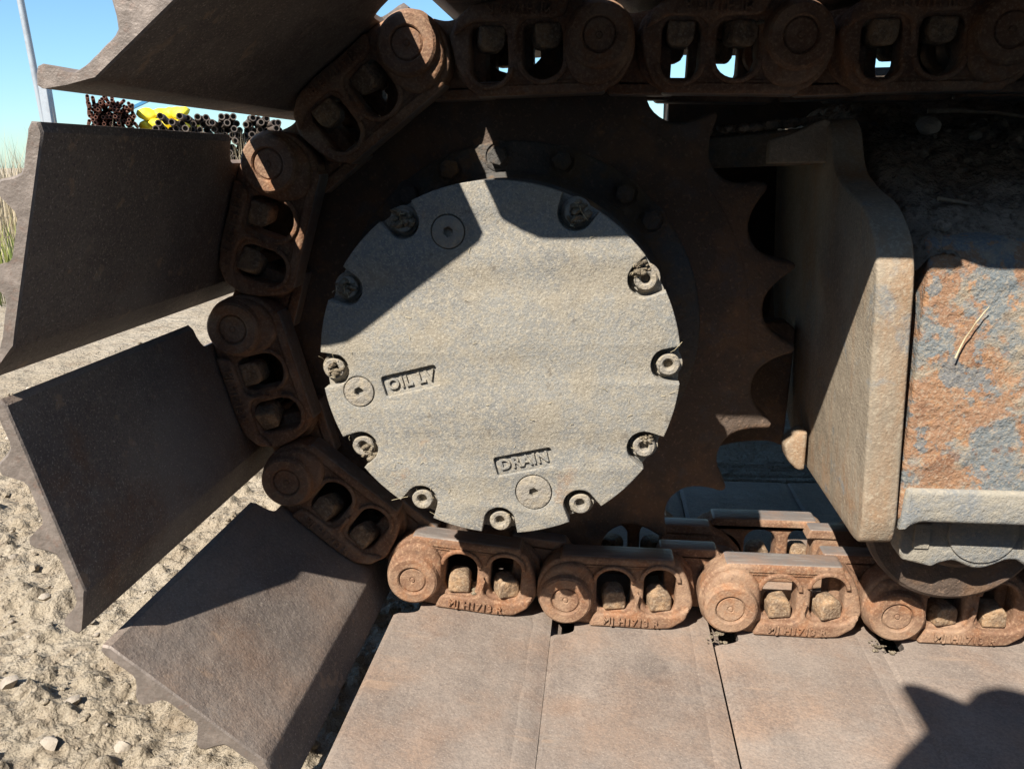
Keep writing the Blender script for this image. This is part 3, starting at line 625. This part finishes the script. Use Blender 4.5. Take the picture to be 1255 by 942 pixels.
pts = [(.22, -1.46, -.02), (.19, -1.36, .16), (.14, -1.22, .38), (.14, -1.12, .52),
       (.020, -1.0, .560), (-.06, -.97, .34), (-.01, -.95, .14), (.31, -1.18, .47), (.36, -1.08, .25), (.22, -.95, .14),
       (.10, -1.44, -.03), (.02, -1.10, .0), (.05, -1.28, -.36), (.04, -1.14, -.385), (.36, -1.44, -.03), (.44, -1.12, .0), (.40, -1.32, -.36), (.42, -1.18, -.385), (.070, -1.0, .622), (.112, -1.0, .675)]
ed = [(0, 1), (1, 2), (2, 3), (2, 4), (4, 5), (5, 6), (2, 7), (7, 8), (8, 9), (0, 10), (10, 11), (11, 12), (12, 13), (0, 14), (14, 15), (15, 16), (16, 17), (3, 18), (18, 19), (4, 18)]
ra = [.14, .13, .15, .06, .098, .05, .032, .066, .048, .032, .10, .072, .05, .04, .10, .072, .05, .04, .098, .088]
skin('body', pts, ed, ra, m_cloth, pr)
g = G(); bm = bmesh.new(); bmesh.ops.create_uvsphere(bm, u_segments=24, v_segments=16, radius=1)
for v in bm.verts:
    x, y, z = v.co; w_ = .078*(1-.22*max(0, -z)**1.5); v.co = (x*w_, y*.098*(1-.15*max(0, -z)), z*.118)
    if y > .8 and abs(x) < .25 and abs(z+.1) < .25: v.co.y += .022
g.add([v.co[:] for v in bm.verts], [tuple(q.index for q in f.verts) for f in bm.faces]); bm.free()
for sx in (-1, 1): vs, fs = stone(.022, 5, 1.2); g.add(vs, fs, 0, Matrix.Translation((sx*.078, -.005, -.01)))
hd = link('head', g.mesh('head', [m_skin], 60), pr, Vector((.185, -1.0, .705))-P0); hd.rotation_euler = (-.45, 0, 0)
cp = lathe([(0.0, .128), (.05, .118), (.084, .075), (.094, .03), (.094, .012)], 24)
g = G().add([(x, -z*1.12, y) for x, y, z in cp[0]], cp[1])
link('cap', g.mesh('cap', [m_cloth], 50), hd)
for sx, hx in ((-1, -.01), (1, .22)):
    pts = [(hx, -.955, .14), (hx-sx*.03, -.905, .15)]; ed = [(0, 1)]; ra = [.026, .034]
    for k in range(4):
        z0 = .185-.022*k; b_ = len(pts)
        pts += [(hx-sx*.045, -.885, z0), (hx-sx*.058, -.868+.0, z0), (hx-sx*.072, -.872, z0-.004)]; ed += [(1, b_), (b_, b_+1), (b_+1, b_+2)]; ra += [.010, .009, .008]
    b_ = len(pts); pts += [(hx-sx*.04, -.925, .185), (hx-sx*.06, -.90, .20)]; ed += [(1, b_), (b_, b_+1)]; ra += [.012, .010]
    skin('hand', pts, ed, ra, m_skin, pr, 1)
ph = link('phone', G().addmesh(slab([rnd([(-.038, -.075), (.038, -.075), (.038, .075), (-.038, .075)], .01, 4)], .008, .002), 0, Y(0)).mesh('phone', [m_bore], 30))
ph.rotation_euler = (-.27, math.pi/2, 0); ph.location = (.105, -.878, .168); tag(ph, 'dark phone held sideways in both hands', 'phone')

# ---------------------------------------------------------------- made-up container out of view, blocking light to darken the shade
ct = empty('shade_container', (.9, -2.75, GZ)); tag(ct, 'unseen light grey corrugated container added beside the excavator to block light', 'container'); C0 = Vector(ct.location)
X0, X1, Y0_, Y1_, Z0_, Z1_ = -2.1, 3.9, -3.9, -1.62, GZ, .98
pr_ = []; n_ = 60
for i in range(n_+1):
    x = X0+.08+(X1-X0-.16)*i/n_; d = (0, 0, .03, .03)[i % 4]; pr_.append((x, d))
def corr(yb, sg):
    vs = []; fs = []
    for x, d in pr_: vs += [(x, yb-sg*(.012+d), Z0_+.1), (x, yb-sg*(.012+d), Z1_-.06), (x, yb-sg*(.016+d), Z0_+.1), (x, yb-sg*(.016+d), Z1_-.06)]
    for i in range(len(pr_)-1):
        a = 4*i; fs += [(a, a+4, a+5, a+1), (a+2, a+3, a+7, a+6)]
    return vs, fs
for yb, sg in ((Y1_, 1), (Y0_, -1)): link('side_panel', G().add(*corr(yb, sg)).mesh('side_panel', [m_cont], 20), ct, -C0)
for x in (X0, X1): link('end_panel', G().add(*box(x-.02, x+.02, Y0_+.04, Y1_-.04, Z0_+.1, Z1_-.06)).mesh('end_panel', [m_cont], 20), ct, -C0)
link('roof', G().add(*box(X0+.01, X1-.01, Y0_+.02, Y1_-.02, Z1_-.05, Z1_-.01)).mesh('roof', [m_cont], 20), ct, -C0)
g = G()
for yb in (Y0_, Y1_):
    for zz in (Z0_+.06, Z1_-.03): g.addmesh(slab([[(X0, zz-.05), (X1, zz-.05), (X1, zz+.05), (X0, zz+.05)]], .07, .006), 0, Y(yb))
    for x in (X0, X1): g.addmesh(slab([[(x-.05, Z0_+.11), (x+.05, Z0_+.11), (x+.05, Z1_-.08), (x-.05, Z1_-.08)]], .08, .006), 0, Y(yb))
link('corner_frame', g.mesh('corner_frame', [m_cont], 30), ct, -C0)
